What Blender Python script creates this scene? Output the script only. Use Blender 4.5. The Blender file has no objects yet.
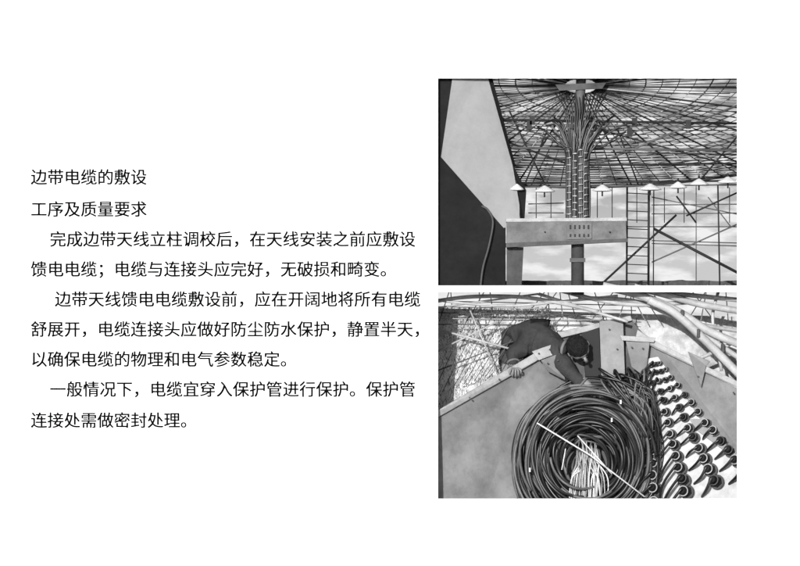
import bpy, bmesh, math, random
from mathutils import Vector, Matrix, noise
random.seed(7)
Z0=3.5
scn=bpy.context.scene
def P(x,y,d=0.0): return Vector(((x-400)*0.01, d, (283-y)*0.01+Z0))

# ---------------------------------------------------------------- materials
def mat(name,c,rough=0.6,metal=0.0,ns=6.0,na=0.25,bump=0.0,c2=None,spec=0.3,bs=None,dirt=0.0):
    m=bpy.data.materials.new(name); m.use_nodes=True
    nt=m.node_tree; b=nt.nodes['Principled BSDF']
    b.inputs['Roughness'].default_value=rough; b.inputs['Metallic'].default_value=metal
    b.inputs['Specular IOR Level'].default_value=spec
    tc=nt.nodes.new('ShaderNodeTexCoord')
    n=nt.nodes.new('ShaderNodeTexNoise'); n.inputs['Scale'].default_value=ns; n.inputs['Detail'].default_value=8; n.inputs['Roughness'].default_value=0.65
    nt.links.new(tc.outputs['Object'],n.inputs['Vector'])
    r=nt.nodes.new('ShaderNodeValToRGB')
    lo=c*(1-na); hi=c*(1+na) if c2 is None else c2
    r.color_ramp.elements[0].position=0.3; r.color_ramp.elements[1].position=0.7
    r.color_ramp.elements[0].color=(lo,lo,lo,1); r.color_ramp.elements[1].color=(hi,hi,hi,1)
    nt.links.new(n.outputs['Fac'],r.inputs['Fac'])
    out=r.outputs['Color']
    if dirt>0:
        n3=nt.nodes.new('ShaderNodeTexNoise'); n3.inputs['Scale'].default_value=11; n3.inputs['Detail'].default_value=10; n3.inputs['Roughness'].default_value=.75
        nt.links.new(tc.outputs['Object'],n3.inputs['Vector'])
        r3=nt.nodes.new('ShaderNodeValToRGB'); r3.color_ramp.elements[0].position=.34; r3.color_ramp.elements[1].position=.55
        k=1-dirt; r3.color_ramp.elements[0].color=(k,k,k,1)
        nt.links.new(n3.outputs['Fac'],r3.inputs['Fac'])
        mx=nt.nodes.new('ShaderNodeMix'); mx.data_type='RGBA'; mx.blend_type='MULTIPLY'; mx.inputs['Factor'].default_value=1
        nt.links.new(out,mx.inputs['A']); nt.links.new(r3.outputs['Color'],mx.inputs['B']); out=mx.outputs['Result']
    nt.links.new(out,b.inputs['Base Color'])
    if bump>0:
        n2=nt.nodes.new('ShaderNodeTexNoise'); n2.inputs['Scale'].default_value=bs or ns*4; n2.inputs['Detail'].default_value=6
        nt.links.new(tc.outputs['Object'],n2.inputs['Vector'])
        bp=nt.nodes.new('ShaderNodeBump'); bp.inputs['Strength'].default_value=bump; bp.inputs['Distance'].default_value=0.03
        nt.links.new(n2.outputs['Fac'],bp.inputs['Height']); nt.links.new(bp.outputs['Normal'],b.inputs['Normal'])
    return m
M_page=mat('page_paper',0.92,0.9,na=0.0,spec=0.0)
M_ink=mat('black_ink',0.004,0.9,na=0.0,spec=0.0)
M_case=mat('case_dark',0.05,0.9)
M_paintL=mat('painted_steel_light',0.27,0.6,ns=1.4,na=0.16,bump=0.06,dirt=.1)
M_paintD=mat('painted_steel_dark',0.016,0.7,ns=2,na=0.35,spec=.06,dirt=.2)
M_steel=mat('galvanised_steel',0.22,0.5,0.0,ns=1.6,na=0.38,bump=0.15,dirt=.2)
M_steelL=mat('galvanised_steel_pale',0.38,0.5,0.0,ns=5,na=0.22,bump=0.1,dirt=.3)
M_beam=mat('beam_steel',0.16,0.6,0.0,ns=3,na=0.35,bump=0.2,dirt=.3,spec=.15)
M_steelD=mat('steel_dark',0.07,0.5,ns=7,na=0.3,bump=0.1,spec=.2)  # darker grey steel for trim, mast, bolts and box floor
M_latt=mat('lattice_steel',0.022,0.5,ns=5,na=0.5,spec=.15)
M_lattM=mat('lattice_grey',0.10,0.5,ns=5,na=0.4,spec=.2)
M_lattL=mat('lattice_pale',0.42,0.5,ns=5,na=0.3)
M_white=mat('white_plastic',0.68,0.5,ns=6,na=0.12)
M_pipe=mat('conduit_plastic',0.46,0.5,ns=3,na=0.25,bump=0.05,dirt=.25)
M_panel=mat('panel_pale',0.50,0.5,ns=6,na=0.2,dirt=.25)
M_cabD=mat('cable_black',0.009,0.36,ns=9,na=0.3,spec=0.5)
M_cabM=mat('cable_grey',0.028,0.40,ns=9,na=0.3,spec=0.5)
M_cabL=mat('cable_pale',0.11,0.45,ns=9,na=0.3,spec=0.5)  # paler grey, given to single cables at random
M_black=mat('black_rubber',0.007,0.5,ns=9,na=0.2,spec=0.3)
M_cloth=mat('jacket_cloth',0.05,0.95,ns=5,na=0.35,bump=1.0,bs=11,spec=.05)
M_clothL=mat('jacket_trim',0.16,0.95,ns=5,na=0.35,spec=.05)
M_trous=mat('trouser_cloth',0.02,0.9,ns=14,na=0.4,bump=0.6,bs=22,spec=.05)
M_skin=mat('skin',0.24,0.6,ns=10,na=0.1)
M_hair=mat('hair',0.014,0.6,ns=40,na=0.6,bump=0.8,bs=90,spec=.2)
M_ground=mat('soil_grass',0.09,0.95,ns=0.6,na=0.5,bump=0.3)
M_field=mat('pale_stubble',0.50,0.95,ns=7,na=0.5,bump=0.4,bs=60)
M_blade=mat('dry_grass',0.75,0.9,ns=9,na=0.3)
M_tree=mat('leaf_grey',0.07,0.9,ns=9,na=0.5)
M_stem=mat('grass_stem',0.22,0.9,ns=9,na=0.5)

def skymat(name,top,bot,cloud,y0,y1,k=1.0,c0=.44,c1=.62):
    m=bpy.data.materials.new(name); m.use_nodes=True; nt=m.node_tree; nt.nodes.clear()
    out=nt.nodes.new('ShaderNodeOutputMaterial'); e=nt.nodes.new('ShaderNodeEmission')
    tc=nt.nodes.new('ShaderNodeTexCoord'); sx=nt.nodes.new('ShaderNodeSeparateXYZ')
    nt.links.new(tc.outputs['Object'],sx.inputs[0])
    mr=nt.nodes.new('ShaderNodeMapRange'); mr.inputs['From Min'].default_value=(283-y1)*.01+Z0; mr.inputs['From Max'].default_value=(283-y0)*.01+Z0
    mr.inputs['To Min'].default_value=bot; mr.inputs['To Max'].default_value=top
    nt.links.new(sx.outputs['Z'],mr.inputs['Value'])
    mp=nt.nodes.new('ShaderNodeMapping'); mp.inputs['Scale'].default_value=(1.0,1,3.4); mp.inputs['Location'].default_value=(1.3,0,2.0)
    nt.links.new(tc.outputs['Object'],mp.inputs['Vector'])
    n=nt.nodes.new('ShaderNodeTexNoise'); n.inputs['Scale'].default_value=2.6; n.inputs['Detail'].default_value=12
    nt.links.new(mp.outputs[0],n.inputs['Vector'])
    r=nt.nodes.new('ShaderNodeValToRGB'); r.color_ramp.elements[0].position=c0; r.color_ramp.elements[1].position=c1
    nt.links.new(n.outputs['Fac'],r.inputs['Fac'])
    mx=nt.nodes.new('ShaderNodeMix'); mx.data_type='FLOAT'
    nt.links.new(r.outputs['Color'],mx.inputs['Factor']); nt.links.new(mr.outputs[0],mx.inputs['A']); mx.inputs['B'].default_value=cloud
    nt.links.new(mx.outputs['Result'],e.inputs['Color']); e.inputs['Strength'].default_value=k
    nt.links.new(e.outputs[0],out.inputs['Surface']); return m
M_sky1=skymat('sky_clouds',0.26,0.60,0.88,90,255,c0=.44,c1=.62)
M_sky2=skymat('sky_bright',0.75,0.6,0.95,292,360)

# ---------------------------------------------------------------- builder
def cr(pts,n=8):
    pts=[Vector(p) for p in pts]
    if len(pts)<3: return pts
    q=[pts[0]*2-pts[1]]+pts+[pts[-1]*2-pts[-2]]; out=[]
    for i in range(1,len(q)-2):
        a,b,c,d=q[i-1:i+3]
        for k in range(n):
            t=k/n
            out.append(0.5*((2*b)+(c-a)*t+(2*a-5*b+4*c-d)*t*t+(3*b-a-3*c+d)*t**3))
    out.append(pts[-1]); return out
class B:
    def __init__(s): s.v=[];s.f=[];s.m=[];s.sm=[]
    def tube(s,pts,r,mi=0,seg=8,closed=False):
        n=len(pts); pts=[Vector(p) for p in pts]; base=len(s.v); N=None
        for i,p in enumerate(pts):
            if closed: t=(pts[(i+1)%n]-pts[i-1])
            else: t=(pts[min(i+1,n-1)]-pts[max(i-1,0)])
            if t.length<1e-9: t=Vector((0,0,1))
            t.normalize()
            if N is None:
                N=t.orthogonal().normalized() if not closed else (Vector((0,1,0))-t*t.y).normalized()
            N=(N-t*N.dot(t))
            if N.length<1e-6: N=t.orthogonal()
            N.normalize(); Bn=t.cross(N)
            rr=r[i] if isinstance(r,(list,tuple)) else r
            for k in range(seg):
                a=2*math.pi*k/seg
                s.v.append(p+(N*math.cos(a)+Bn*math.sin(a))*rr)
        for i in range(n if closed else n-1):
            j=(i+1)%n
            for k in range(seg):
                k2=(k+1)%seg
                s.f.append((base+i*seg+k,base+i*seg+k2,base+j*seg+k2,base+j*seg+k)); s.m.append(mi); s.sm.append(True)
        if not closed:
            s.f.append(tuple(base+k for k in range(seg))[::-1]); s.m.append(mi); s.sm.append(False)
            s.f.append(tuple(base+(n-1)*seg+k for k in range(seg))); s.m.append(mi); s.sm.append(False)
    def line(s,x0,y0,d0,x1,y1,d1,r,mi=0,seg=6): s.tube([P(x0,y0,d0),P(x1,y1,d1)],r,mi,seg)
    def plate(s,poly,t=0.03,mi=0):
        b=len(s.v); n=len(poly)
        for p in poly: s.v.append(P(*p))
        for p in poly: s.v.append(P(p[0],p[1],p[2]+t))
        s.f.append(tuple(range(b,b+n))); s.m.append(mi); s.sm.append(False)
        s.f.append(tuple(range(b+n,b+2*n))[::-1]); s.m.append(mi); s.sm.append(False)
        for i in range(n):
            j=(i+1)%n; s.f.append((b+i,b+n+i,b+n+j,b+j)); s.m.append(mi); s.sm.append(False)
    def box(s,lo,hi,mi=0):
        b=len(s.v)
        for x in (lo[0],hi[0]):
            for y in (lo[1],hi[1]):
                for z in (lo[2],hi[2]): s.v.append(Vector((x,y,z)))
        for f in ((0,1,3,2),(4,6,7,5),(0,4,5,1),(2,3,7,6),(0,2,6,4),(1,5,7,3)):
            s.f.append(tuple(b+i for i in f)); s.m.append(mi); s.sm.append(False)
    def ball(s,c,r,mi=0,R=None,nu=14,nv=9,fn=None):
        c=Vector(c); r=Vector(r) if not isinstance(r,(int,float)) else Vector((r,r,r)); b=len(s.v)
        for i in range(nv+1):
            th=math.pi*i/nv
            for j in range(nu):
                ph=2*math.pi*j/nu
                u=Vector((math.sin(th)*math.cos(ph),math.sin(th)*math.sin(ph),math.cos(th)))
                if fn: u=fn(u)
                p=Vector((u.x*r.x,u.y*r.y,u.z*r.z))
                if R: p=R@p
                s.v.append(c+p)
        for i in range(nv):
            for j in range(nu):
                j2=(j+1)%nu
                s.f.append((b+i*nu+j,b+(i+1)*nu+j,b+(i+1)*nu+j2,b+i*nu+j2)); s.m.append(mi); s.sm.append(True)
    def finish(s,name,mats,parent=None,bevel=0):
        me=bpy.data.meshes.new(name); me.from_pydata([tuple(v) for v in s.v],[],s.f)
        for m in mats: me.materials.append(m)
        for i,p in enumerate(me.polygons): p.material_index=s.m[i]; p.use_smooth=s.sm[i]
        bm=bmesh.new(); bm.from_mesh(me); bmesh.ops.remove_doubles(bm,verts=bm.verts,dist=1e-5)
        bmesh.ops.recalc_face_normals(bm,faces=bm.faces); bm.to_mesh(me); bm.free()
        o=bpy.data.objects.new(name,me); scn.collection.objects.link(o)
        if bevel:
            md=o.modifiers.new('bevel','BEVEL'); md.width=bevel; md.segments=2; md.limit_method='ANGLE'
        if parent: o.parent=parent
        return o
def empty(name):
    o=bpy.data.objects.new(name,None); scn.collection.objects.link(o); return o

# ---------------------------------------------------------------- page board
board=empty('document_display_board')
b=B()
xs=[-30,438,737,830]; ys=[-20,78.5,285.5,292,498.5,586]
for i in range(3):
    for j in range(5):
        if i==1 and j in (1,3): continue
        b.plate([(xs[i],ys[j],0),(xs[i+1],ys[j],0),(xs[i+1],ys[j+1],0),(xs[i],ys[j+1],0)],0.004)
me=b.finish('white_page',[M_page],board)
b=B()
def case(x0,y0,x1,y1,dep):
    a=P(x0,y1);c=P(x1,y0); t=.03
    b.box((a.x,dep,a.z),(c.x,dep+t,c.z))
    b.box((a.x-t,.008,a.z),(a.x,dep+t,c.z)); b.box((c.x,.008,a.z),(c.x+t,dep+t,c.z))
    b.box((a.x-t,.008,c.z),(c.x+t,dep+t,c.z+t)); b.box((a.x-t,.008,a.z-t),(c.x+t,dep+t,a.z))
case(415,55,765,287,1.5)
case(415,290.5,765,560,1.5)
b.box((-4.0,.1,-.2),(-3.8,.3,6.4)); b.box((3.9,.1,-.2),(4.1,.3,6.4))
b.finish('case_and_posts',[M_case],board)

lines=[(31,177,'边带电缆的敷设'),(31,209,'工序及质量要求'),
(50,239,'完成边带天线立柱调校后，在天线安装之前应敷设'),
(31,269,'馈电电缆；电缆与连接头应完好，无破损和畸变。'),
(55,299,'边带天线馈电电缆敷设前，应在开阔地将所有电缆'),
(31,329,'舒展开，电缆连接头应做好防尘防水保护，静置半天，'),
(31,359,'以确保电缆的物理和电气参数稳定。'),
(50,389,'一般情况下，电缆宜穿入保护管进行保护。保护管'),
(31,420,'连接处需做密封处理。')]
for i,(x,y,t) in enumerate(lines):
    cu=bpy.data.curves.new('text_line','FONT'); cu.body=t; cu.size=0.1664; cu.extrude=0.0004
    cu.materials.append(M_ink)
    for j,(ox,oz) in enumerate(((-.26,-.13),(.26,.13),(-.2,.16),(.2,-.16))):
        o=bpy.data.objects.new('text_line_%d_%s'%(i+1,'abcd'[j]),cu); scn.collection.objects.link(o)
        o.rotation_euler=(math.pi/2,0,0); o.location=P(x-0.4+ox,y+6.3+oz,-0.003-.0012*j); o.parent=board

# ================================================================ PHOTO 1
b=B(); b.plate([(416,56,1.45),(764,56,1.45),(764,286,1.45),(416,286,1.45)],.02); b.finish('sky',[M_sky1])
b=B()
pts=[(416,286.5,1.38),(764,286.5,1.38)]
x=764
while x>=416:
    pts.append((x,280.5-1.0*noise.noise(Vector((x*.05,0,0)))-.6*noise.noise(Vector((x*.3,0,5))),1.38)); x-=4
b.plate(pts,.02); b.finish('distant_hills',[M_tree])
can=B(); HX,F=582,250; HY=276; HD=1.31; SX=1.7; R=1.45
def cp(X,Y):
    if Y<0.9: return None
    px=HX+F*X/Y; py=HY-F/Y
    if px<420 or px>758 or py<62: return None
    return P(px,py,.25+(py-78)/110*.55)
def crun(fn,n,r,mi,off=0):
    run=[]
    for i in range(n+1):
        p=fn(i/n)
        q=cp(*p) if p else None
        if q is not None: run.append(q+Vector((0,off,0)))
        else:
            if len(run)>1: can.tube(run,r,mi,5)
            run=[]
    if len(run)>1: can.tube(run,r,mi,5)
NR=96
for k in range(NR):
    a=2*math.pi*k/NR+.02
    main=(k%4==0)
    crun(lambda t:(SX*math.cos(a)*(.05+t*(R-.05)),HD+math.sin(a)*(.05+t*(R-.05))),24,.009 if main else .005,0 if main else random.choice([0,1,1,2]))
for k in range(2,30):
    rr=R*k/29
    crun(lambda t:(SX*math.cos(t*6.2832)*rr,HD+math.sin(t*6.2832)*rr),140,.0045 if k%4 else .0075,(1,0,1,2)[k%4],.012)
crun(lambda t:(SX*math.cos(t*6.2832)*R,HD+math.sin(t*6.2832)*R),160,.014,0,.0)
for k in range(-30,31):
    c=k*.048; LL=SX*math.sqrt(max(0,R*R-c*c))
    crun(lambda t:((2*t-1)*LL,HD+c),30,.005,(1,0,2,1)[k%4],.045)
can.finish('counterpoise_canopy',[M_latt,M_lattM,M_lattL])
b=B()
def L(x0,y0,x1,y1,r,mi,d=.22,d1=None): b.line(x0,y0,d,x1,y1,d if d1 is None else d1,r,mi)
for y0,y1,r,mi in ((119,123,.012,0),(123,127,.006,1),(147,150,.013,1),(150.5,154,.006,0),(165,163,.009,0),(183,180,.010,0),(187,184,.007,1)):
    L(500,y0,760,y1,r,mi)
for (x0,y0,x1,y1,r,mi) in ((576,150,492,112,.009,1),(576,166,505,140,.010,0),(592,150,700,104,.009,1),(592,166,750,100,.011,1),(605,130,745,168,.008,0),(510,110,545,182,.009,0),(525,185,548,130,.008,0),(640,185,618,126,.008,0),(700,182,740,135,.009,0)):
    L(x0,y0,x1,y1,r,mi,.24,.26)
for x,y in ((533,119),(530,124),(636,121),(690,123),(631,131)):
    b.box(P(x-2.5,y+5,.2),P(x+2.5,y-4,.26),0)
b.finish('canopy_trusses',[M_latt,M_lattM])
for i,(x,y,w) in enumerate(((545,191,13),(517,189,9),(603,190,12),(651,189,14),(679,187,11),(700,184,12),(729,182,13),(745,181,12))):
    b=B()
    def hat(u):
        k=1-0.75*abs(u.z); return Vector((u.x*k if u.z>0 else u.x,u.y*k if u.z>0 else u.y,u.z if u.z>0 else u.z*.25))
    b.ball(P(x,y,.14),(w*.0085,w*.008,.06),0,fn=hat)
    b.tube([P(x,y-4.5,.14),P(x,y-9,.14)],.010,1)
    b.tube([P(x,y,.14),P(x,y+6,.14)],.008,1)
    b.finish('antenna_cap',[M_white,M_latt])
b=B()
for x,r in ((630,.010),(652,.012),(657,.006)): L(x,182,x-0.5,290,r,0,.5)
y=192
while y<288: L(630,y,652,y+1,.005,0,.5); y+=9
for q in ((657,228,760,282,.015,0),(600,288,680,214,.012,0),(690,215,745,190,.009,0),(655,262,745,222,.008,1),(700,184,700,290,.005,1),(722,184,724,290,.008,0),(655,196,745,214,.006,1),(680,195,700,222,.009,0),(712,196,735,226,.006,1)):
    L(*q,.52)
for q in ((655,204,760,203),(626,226,760,226),(655,240,760,243),(655,243,760,246),(530,212,566,212),(530,203,566,202),(655,213,760,212)):
    L(*q,.006,1,.54)
for x in (538,553,600,615,640,668,688,734): L(x,186,x,222,.0045,0,.54)
b.finish('scaffold_tower',[M_latt,M_lattM])
sh=empty('equipment_shelter')
b=B()
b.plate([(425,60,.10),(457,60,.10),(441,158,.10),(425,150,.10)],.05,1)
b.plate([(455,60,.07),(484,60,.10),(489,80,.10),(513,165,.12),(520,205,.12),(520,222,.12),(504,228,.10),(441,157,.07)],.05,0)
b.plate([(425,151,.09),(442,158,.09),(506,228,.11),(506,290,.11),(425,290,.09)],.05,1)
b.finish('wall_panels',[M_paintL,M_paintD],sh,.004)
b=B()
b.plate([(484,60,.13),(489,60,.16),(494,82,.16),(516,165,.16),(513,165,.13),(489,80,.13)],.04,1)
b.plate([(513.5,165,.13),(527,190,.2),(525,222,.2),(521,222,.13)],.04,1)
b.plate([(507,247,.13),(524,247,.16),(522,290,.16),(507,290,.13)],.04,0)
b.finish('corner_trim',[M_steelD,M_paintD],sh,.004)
b=B()
b.tube(cr([P(482,206,.08),P(488,210,.05),P(493,222,.04),P(489,246,.04),P(483,268,.04),P(480,292,.05)]),.011,0)
b.finish('hanging_cable',[M_steelD])
b=B()
b.plate([(507,220,.02),(626,219,.04),(627,241,.04),(507,246,.02)],.12,0)
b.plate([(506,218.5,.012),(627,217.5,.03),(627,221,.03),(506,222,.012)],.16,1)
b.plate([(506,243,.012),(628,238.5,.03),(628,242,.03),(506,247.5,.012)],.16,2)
b.plate([(567,223,.014),(592,223,.014),(592,239,.014),(567,239.5,.014)],.02,0)
for x in (570.5,575,579.5,584,588.5):
    b.box(P(x-.8,229,.006),P(x+.8,225,.02),3)
    b.box(P(x-.8,237,.006),P(x+.8,234,.02),3)
for x in (545,610): b.tube([P(x,232,.012),P(x,232,.06)],.009,3,10)
b.finish('support_beam',[M_beam,M_steelL,M_steelD,M_black],None,.004)
col=empty('antenna_cable_column')
b=B()
b.tube([P(578.5,295,.2),P(578.5,150,.2)],.065,0,20)
b.tube([P(578.5,150,.2),P(583,60,.24)],[.05,.05],1,16)
b.box(P(571,262,.12),P(586,258,.28),1)
b.plate([(556,84,.14),(607,82,.14),(603,88,.16),(560,90,.16)],.04,1)
b.tube([P(570,72,.2),P(596,72,.2)],.07,0,12)
b.finish('mast',[M_steelD,M_lattM],col)
b=B()
N=36
for k in range(N):
    u=k/(N-1); row=k%3
    x0=567+u*23; d0=.17-.1*math.sin(math.pi*u)-row*.02+.03
    sgn=(u-.5)*2+random.uniform(-.3,.3)
    xt=582+sgn*random.uniform(24,44); yt=random.uniform(117,136)+abs(sgn)*2
    hook=random.random()<.5
    end=P(xt+sgn*9,yt-6,.24) if hook else P(xt+sgn*11,yt+random.uniform(-2,5),.24)
    pts=[P(x0,221,d0),P(x0+random.uniform(-.8,.8),195,d0),P(x0+random.uniform(-.6,.6),160,d0),P(x0+(xt-x0)*.14,148,d0-.01),P(x0+(xt-x0)*.55,yt+9,d0),P(xt,yt,d0+.02),end]
    b.tube(cr(pts,7),.0105,random.choice([0,1,1,2,2]),7)
for k in range(14):
    u=k/13; x0=572+u*14
    b.tube(cr([P(x0,160,.1),P(x0+(u-.5)*6,135,.1),P(582+(u-.5)*34,108,.14),P(582+(u-.5)*52,92,.2)],7),.008,random.choice([0,1]),6)
b.finish('feeder_cables',[M_cabD,M_cabM,M_cabL],col)
b=B()
for r_ in range(20):
    y=151+r_*3.5; pts=[]
    for i in range(13):
        u=i/12; x=567+u*23.5
        pts.append(P(x,y-2.2*u+random.uniform(-.35,.35),.13-.1*math.sin(math.pi*u)))
    st=(r_*3)%6
    for s0 in range(st-6,13,6):
        seg=pts[max(0,s0):max(0,s0+3)]
        if len(seg)>1: b.tube(seg,.0065,0,5)
b.finish('cable_ties',[M_lattL],col)

# ================================================================ PHOTO 2
b=B(); b.plate([(416,291,1.05),(764,291,1.05),(764,372,1.05),(416,372,1.05)],.02); b.finish('sky',[M_sky2])
b=B(); b.plate([(416,308,1.0),(764,318,1.0),(764,420,.75),(416,420,.75)],.02)
b.finish('field',[M_field])
b=B()
for i in range(12000):
    x=random.uniform(418,560); y=random.uniform(309,412)
    if noise.noise(Vector((x*.06,y*.06,3)))<-.35: continue
    c=P(x,y,.97-(y-308)*.0024); h=random.uniform(.02,.05)*(0.5+(y-305)/90); w=.006
    dx=random.uniform(-.8,.8)*h
    n=len(b.v); b.v+= [c+Vector((-w,0,0)),c+Vector((w,0,0)),c+Vector((dx,-.02,h))]
    b.f.append((n,n+1,n+2)); b.m.append(random.choice([0,0,0,1])); b.sm.append(False)
b.finish('dry_grass',[M_blade,M_stem])
b=B()
for k in range(22):
    x=440+k*14; L(x,322,x+random.uniform(-30,30),285,.005,k%2,.7)
for k in range(5): L(430,301+k*6,640,306+k*5,.005,k%2,.68)
for k in range(9): L(432+k*11,398-k*4,470+k*12,316,.004,0,.66)
for q in ((438,330,520,352,.012,1),(438,352,500,322,.009,1),(470,308,500,378,.008,1),(438,372,520,340,.007,0)): L(*q,.64)
b.finish('background_pipe_frame',[M_lattM,M_lattL])
b=B()
for pts,r,mi in (
 ([(425,303),(470,297),(520,297),(560,303),(600,312)],.020,0),
 ([(425,298),(460,303),(510,306),(560,302),(620,296)],.014,0),
 ([(560,290),(600,300),(640,305),(700,302)],.022,0),
 ([(425,310),(480,302),(540,294)],.010,1),
 ([(540,294),(590,310),(630,322)],.016,0)):
    b.tube(cr([P(x,y,.40) for x,y in pts],10),r,mi,10)
for pts,r,mi,d in (
 ([(604,286),(640,295),(680,312),(712,332),(760,352)],.042,0,.25),
 ([(636,287),(668,295),(705,305),(760,314)],.034,0,.3),
 ([(650,300),(676,313),(706,340),(750,384)],.042,0,.2),
 ([(660,292),(700,296),(760,302)],.024,0,.36),
 ([(690,322),(715,341),(760,370)],.028,0,.3),
 ([(580,298),(640,302),(690,322),(760,334)],.022,1,.4),
 ([(700,360),(722,350),(760,330)],.020,0,.34),
 ([(722,290),(716,320),(725,372)],.016,0,.42)):
    b.tube(cr([P(x,y,d) for x,y in pts],10),r,mi,14)
b.finish('white_conduits',[M_pipe,M_steelL])
b=B()
for x,y,d in ((684,314,.17),(700,333,.15),(725,348,.2)):
    b.box(P(x-2,y+5,d),P(x+1.5,y-4,d+.15),0)
b.finish('pipe_clamps',[M_steelD],None,.01)

sb=empty('steel_cable_box')
b=B()
b.plate([(425,426,.10),(540,359,.50),(572,378,.60),(560,420,.55),(508,520,.40),(425,520,.20)],.03,0)
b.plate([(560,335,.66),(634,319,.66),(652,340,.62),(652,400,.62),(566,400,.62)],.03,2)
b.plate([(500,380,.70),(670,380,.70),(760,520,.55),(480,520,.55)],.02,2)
b.plate([(640,334,.50),(665,350,.42),(764,402,.16),(764,480,.22),(700,432,.36),(655,368,.52)],.03,0)
b.finish('walls',[M_steel,M_steelL,M_steelD],sb,.004)
b=B()
b.plate([(425,418,.04),(536,354,.44),(545,358,.46),(425,425,.06)],.06,1)
b.plate([(556,334,.60),(634,316,.60),(636,321,.60),(558,340,.60)],.06,1)
b.plate([(640,330,.42),(660,343,.38),(764,394,.10),(764,400,.10),(658,349,.38),(638,338,.42)],.06,1)
b.finish('rim_flanges',[M_steel,M_steelL],sb,.006)
b=B()
b.plate([(533,352,.34),(553,345,.34),(561,353,.34),(540,361,.34)],.03,0)
b.plate([(542,361,.33),(561,354,.33),(567,381,.40),(549,372,.40)],.03,1)
b.plate([(602,322,.52),(626,318,.52),(628,378,.52),(604,380,.52)],.03,1)
b.plate([(584,334,.55),(602,328,.55),(604,378,.57),(588,378,.57)],.03,3)
b.plate([(622,336,.36),(658,338,.34),(656,343,.34),(624,341,.36)],.04,0)
b.plate([(628,342,.38),(652,343,.36),(648,378,.42),(634,368,.42)],.03,1)
b.plate([(690,352,.26),(712,362,.22),(708,366,.22),(703,388,.26)],.03,1)
for x,y,d in ((540,354,.33),(551,350,.33),(549,364,.32),(559,361,.32),(612,330,.51),(620,350,.51),(634,348,.36),(645,349,.35),(470,398,.12),(500,380,.28),(700,377,.24),(735,393,.17)):
    b.tube([P(x,y,d+.02),P(x,y,d-.02)],.010,2,6)
b.finish('gusset_brackets',[M_steelL,M_steel,M_steelD,M_black],sb,.004)
b=B()
b.plate([(647,360,.46),(664,357,.46),(764,462,.30),(764,520,.30),(655,520,.34)],.03,0)
b.finish('connector_panel',[M_panel],sb,.004)
bc=B(); cb=B()
rows=13
for i in range(rows):
    t=(i/(rows-1))**1.12
    xl,yl=655+4*t,366+138*t; xr,yr=664+86*t,364+108*t
    for u in (.0,.33,.66,.99):
        x=xl+(xr-xl)*u+random.uniform(-.7,.7); y=yl+(yr-yl)*u+random.uniform(-.7,.7)
        if x>756 or y>514: continue
        r=(.018+.033*t); d=.45-.15*t
        ax=Vector((-.5+random.uniform(-.1,.1),-1,.22+random.uniform(-.12,.12))).normalized()
        c=P(x,y,d)
        bc.tube([c,c+ax*r*.25],r*1.5,2,18)
        bc.tube([c+ax*r*.25,c+ax*r*.7],r*1.2,0,6)
        bc.tube([c+ax*r*.7,c+ax*r*1.7],[r*.95,r*.95],0,16)
        bc.tube([c+ax*r*1.7,c+ax*r*1.95],r*1.08,1 if random.random()<.55 else 2,18)
        bc.tube([c+ax*r*1.95,c+ax*r*2.7],[r*.9,r*.62],0,14)
        e=c+ax*r*2.6; dd=e.y
        if u<.4:
            q=Vector((e.x-.08-.05*random.random()-.06*t,dd+.03,e.z-.14-.1*random.random()))
            pts=[e-ax*.02,e+ax*.03,q,q+Vector((random.uniform(-.12,.0),.08,-.3))]
        else:
            q=Vector((e.x-random.uniform(1.0,2.2)*r,dd+.02,e.z-random.uniform(1.2,2.2)*r))
            pts=[e-ax*.02,e+ax*r*.4,q,q+Vector((random.uniform(-2.0,-.2)*r,.17,-2.2*r))]
        cb.tube(cr(pts,7),max(.010,r*.30),random.choice([0,0,1]),7)
bc.finish('connectors',[M_black,M_steelL,M_steelD],sb)
cb.finish('connector_tails',[M_cabD,M_cabM],sb)
b=B()
for k in range(34):
    x0=random.uniform(606,648); y0=random.uniform(374,392)
    x1=random.uniform(636,658); y1=random.uniform(410,460)
    b.tube(cr([P(x0,y0,.5),P(x0+random.uniform(-8,10),y0+random.uniform(-4,8),.3),P(x1,y1-20,.25),P(x1+random.uniform(-3,4),y1+30,.3),P(x1-6,520,.3)],8),random.choice([.012,.015]),random.choice([0,0,1,2]),7)
b.finish('loose_feeder_cables',[M_cabD,M_cabM,M_cabL])
b=B(); CX,CY=588,459
for k in range(88):
    u=random.random()**.8
    rx=25+46*u; ry=24+50*u
    cx=CX+random.gauss(0,3.2); cy=CY+random.gauss(0,3.2)+(1-u)*3
    pile=math.sin(math.pi*min(1,max(0,(u*.9+.05))))
    d0=.42-.26*pile*random.random()-.03
    p1,p2,p3=[random.random()*6.28 for _ in range(3)]; tl=random.uniform(-.06,.06)
    a1,a2,a3=random.uniform(.01,.045),random.uniform(.006,.026),random.uniform(.002,.013)
    pts=[]
    for i in range(84):
        a=2*math.pi*i/84
        w=1+a1*math.sin(2*a+p1)+a2*math.sin(3*a+p2)+a3*math.sin(6*a+p3)
        pts.append(P(cx+rx*w*math.cos(a),cy-ry*w*math.sin(a),d0+.035*math.sin(a+p2)+.02*math.sin(3*a+p1)+tl*math.sin(a)))
    b.tube(pts,random.choice([.014,.016,.018]),random.choice([0,0,0,1,1,2]),8,True)
for k in range(16):
    a0=random.uniform(0,6.28); rr=random.uniform(30,76); pts=[]; sp=random.uniform(-.5,.5)
    for i in range(24):
        a=a0+i*.08; r2=rr+sp*i
        pts.append(P(CX+r2*math.cos(a),CY-r2*math.sin(a),.12+.05*math.cos(i*.26)))
    b.tube(pts,.014,random.choice([0,1,2]),7)
b.finish('cable_coil',[M_cabD,M_cabM,M_cabL])
b=B()
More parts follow.
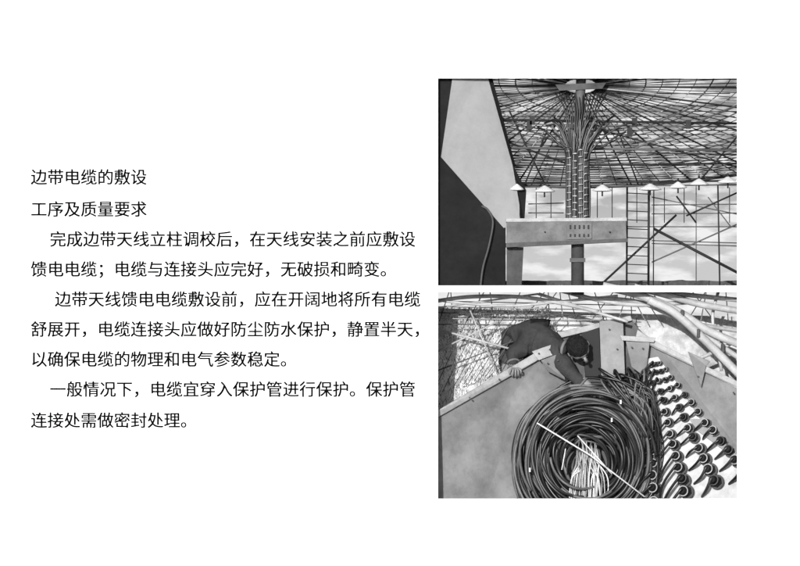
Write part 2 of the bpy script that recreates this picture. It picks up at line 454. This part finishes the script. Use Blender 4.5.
for k in range(34):
    x0=random.uniform(578,599); y0=random.uniform(440,458)
    x1=588+(x0-588)*1.4+random.uniform(-8,8)
    b.tube(cr([P(x0,y0,.36),P(x0+random.uniform(-3,3),y0+14,.2),P(x1,480,.14+random.random()*.06),P(x1+random.uniform(-5,5),515,.2)],6),.0065,(0,1,1,2)[k%4],6)
b.finish('cable_strands',[M_white,M_lattL,M_steel])
b=B()
b.tube([P(537,423,.06),P(590,455,.04),P(645,497,.06)],.008,0,8)
b.tube([P(578,436,.1),P(598,458,.03),P(612,474,.05)],.007,0,8)
b.tube([P(566,449,.1),P(562,470,.06)],.006,0,8)
for x,y in ((621,402),(530,470),(612,420)): b.box(P(x-.8,y+2,.05),P(x+.8,y-2,.12),0)
b.finish('cable_tie_rods',[M_white])

# ---------------------------------------------------------------- worker
wk=empty('worker')
def skin(name,verts,edges,root,mats,matfn,parent,sub=2):
    me=bpy.data.meshes.new(name+'_sk'); me.from_pydata([tuple(v[0]) for v in verts],edges,[])
    o=bpy.data.objects.new(name+'_sk',me); scn.collection.objects.link(o)
    o.modifiers.new('s','SKIN'); sv=me.skin_vertices[0].data
    for i,v in enumerate(verts):
        r=v[1]; sv[i].radius=(r,r) if not isinstance(r,tuple) else r
        sv[i].use_root=(i==root)
    md=o.modifiers.new('ss','SUBSURF'); md.levels=sub; md.render_levels=sub
    bpy.context.view_layer.update(); dg=bpy.context.evaluated_depsgraph_get()
    m2=bpy.data.meshes.new_from_object(o.evaluated_get(dg)); bpy.data.objects.remove(o)
    m2.materials.clear()
    for m in mats: m2.materials.append(m)
    for p in m2.polygons: p.use_smooth=True; p.material_index=matfn(p.center)
    for v in m2.vertices:
        n=noise.noise(v.co*9)*.02; v.co+=v.normal*n
    o=bpy.data.objects.new(name,m2); scn.collection.objects.link(o); o.parent=parent; return o
V=[(P(523,314,.72),.165),(P(527,326,.67),.17),(P(537,339,.60),.185),(P(550,347,.52),.17),(P(563,348,.45),.085),(P(570,350,.42),.07),
   (P(527,348,.50),.10),(P(513,354,.46),.08),(P(515,367,.38),.05),
   (P(561,362,.42),.105),(P(573,374,.38),.082),(P(588,386,.35),.052),(P(595,389,.34),.036),
   (P(516,335,.80),.12),(P(510,358,.82),.09),(P(508,385,.84),.07),
   (P(531,338,.84),.12),(P(534,360,.86),.09),(P(536,385,.88),.07)]
E=[(0,1),(1,2),(2,3),(3,4),(4,5),(2,6),(6,7),(7,8),(3,9),(9,10),(10,11),(11,12),(0,13),(13,14),(14,15),(0,16),(16,17),(17,18)]
def mf(c):
    x=c.x*100+400; y=283-(c.z-Z0)*100
    if y<322 or c.y>.78: return 1
    if x>585 and y>376: return 2
    if x>569 and y<356: return 2
    if x<520 and y>365: return 2
    return 0
skin('body',V,E,0,[M_cloth,M_trous,M_skin],mf,wk)
def ring(b,c,ax,r,tr,mi):
    ax=ax.normalized(); u=ax.orthogonal().normalized(); w=ax.cross(u)
    b.tube([c+(u*math.cos(a)+w*math.sin(a))*r for a in [2*math.pi*i/20 for i in range(20)]],tr,mi,8,True)
b=B()
ring(b,P(566.5,349,.435),P(570,350,.42)-P(563,348,.45),.078,.016,0)
ring(b,P(585,383.5,.353),P(588,386,.35)-P(573,374,.38),.058,.011,0)
ring(b,P(514.5,363,.40),P(515,367,.38)-P(513,354,.46),.058,.011,0)
b.finish('collar_and_cuffs',[M_clothL],wk)
FI=((.05,-.005),(.06,-.02),(.06,-.037),(.048,-.052),(.0,-.055))
hb=P(596,389,.34)
for k,(dx,dz) in enumerate(FI):
    b=B(); s=hb+Vector((dx*.4,-.02,dz*.5)); b.tube(cr([s,s+Vector((dx*.6,-.015,dz*.5)),s+Vector((dx*.9,0,dz-.03)),s+Vector((dx*.8,.02,dz-.05))],4),.012,0,7)
    b.finish('right_finger_%d'%(k+1),[M_skin],wk)
hb=P(516,369,.36)
for k in range(5):
    ln=(.05,.062,.066,.058,.04)[k]; ox=(-.045,-.02,.004,.027,.05)[k]
    b=B(); s=hb+Vector((ox*.6,-.01,0)); b.tube(cr([s,s+Vector((ox*.5,-.03,-ln*.4)),s+Vector((ox*.6,-.02,-ln)),s+Vector((ox*.6,.01,-ln*1.3))],4),.0105,0,7)
    b.finish('left_finger_%d'%(k+1),[M_skin],wk)
b=B(); hc=P(580,349,.36)
Rh=Matrix.Rotation(math.radians(-32),3,'Y')@Matrix.Rotation(math.radians(66),3,'X')
def hf(u):
    v=u.copy()
    if v.z<0: v.x*=1-.22*abs(v.z); v.y*=1-.1*abs(v.z)
    return v
b.ball(hc,(.105,.126,.142),0,Rh,28,20,hf)
def hp(x,y,z): return hc+Rh@Vector((x,y,z))
b.tube([hp(0,-.120,.015),hp(0,-.152,-.03),hp(0,-.128,-.045)],[.012,.020,.012],0,8)
for s in (-1,1):
    b.ball(hp(s*.108,.0,-.01),(.016,.028,.040),0,Rh)
    b.ball(hp(s*.042,-.116,.012),(.015,.008,.008),1,Rh)
    b.tube([hp(s*.022,-.124,.032),hp(s*.062,-.110,.034)],.005,1,6)
b.tube([hp(-.028,-.114,-.072),hp(0,-.122,-.072),hp(.028,-.114,-.072)],.005,2,6)
def hair(u):
    v=hf(u)
    lim=.3 if u.y<-.3 else -.4
    if u.z<lim: v=v*.92
    return v*(1+.05*noise.noise(u*6)+.03*noise.noise(u*17))
b.ball(hc+Rh@Vector((0,.008,.012)),(.114,.133,.150),1,Rh,60,40,hair)
b.finish('head',[M_skin,M_hair,M_steelD],wk)

b=B(); b.box((-300,-300,-.3),(300,300,0),0); b.finish('ground',[M_ground])

# ---------------------------------------------------------------- world / light / camera
el=math.radians(13); az=math.radians(-13)
w=bpy.data.worlds.new('World'); scn.world=w; w.use_nodes=True; nt=w.node_tree
sk=nt.nodes.new('ShaderNodeTexSky'); sk.sky_type='NISHITA'; sk.sun_disc=False; sk.sun_elevation=el; sk.sun_rotation=math.pi-az
bw=nt.nodes.new('ShaderNodeRGBToBW'); nt.links.new(sk.outputs[0],bw.inputs[0]); nt.links.new(bw.outputs[0],nt.nodes['Background'].inputs['Color'])
nt.nodes['Background'].inputs['Strength'].default_value=0.15
sd=bpy.data.lights.new('sun','SUN'); sd.energy=4.3; sd.angle=math.radians(.5); sd.color=(1,1,1)
so=bpy.data.objects.new('sun',sd); scn.collection.objects.link(so)
dirv=Vector((math.sin(az)*math.cos(el),-math.cos(az)*math.cos(el),math.sin(el)))
so.rotation_euler=dirv.to_track_quat('Z','Y').to_euler(); so.location=dirv*30+Vector((0,0,5))
cd=bpy.data.cameras.new('camera'); cd.lens=180; cd.sensor_width=36; cd.clip_end=2000
co=bpy.data.objects.new('camera',cd); scn.collection.objects.link(co); co.location=(0,-40,Z0); co.rotation_euler=(math.pi/2,0,0)
scn.camera=co
scn.view_settings.view_transform='Standard'; scn.view_settings.look='None'
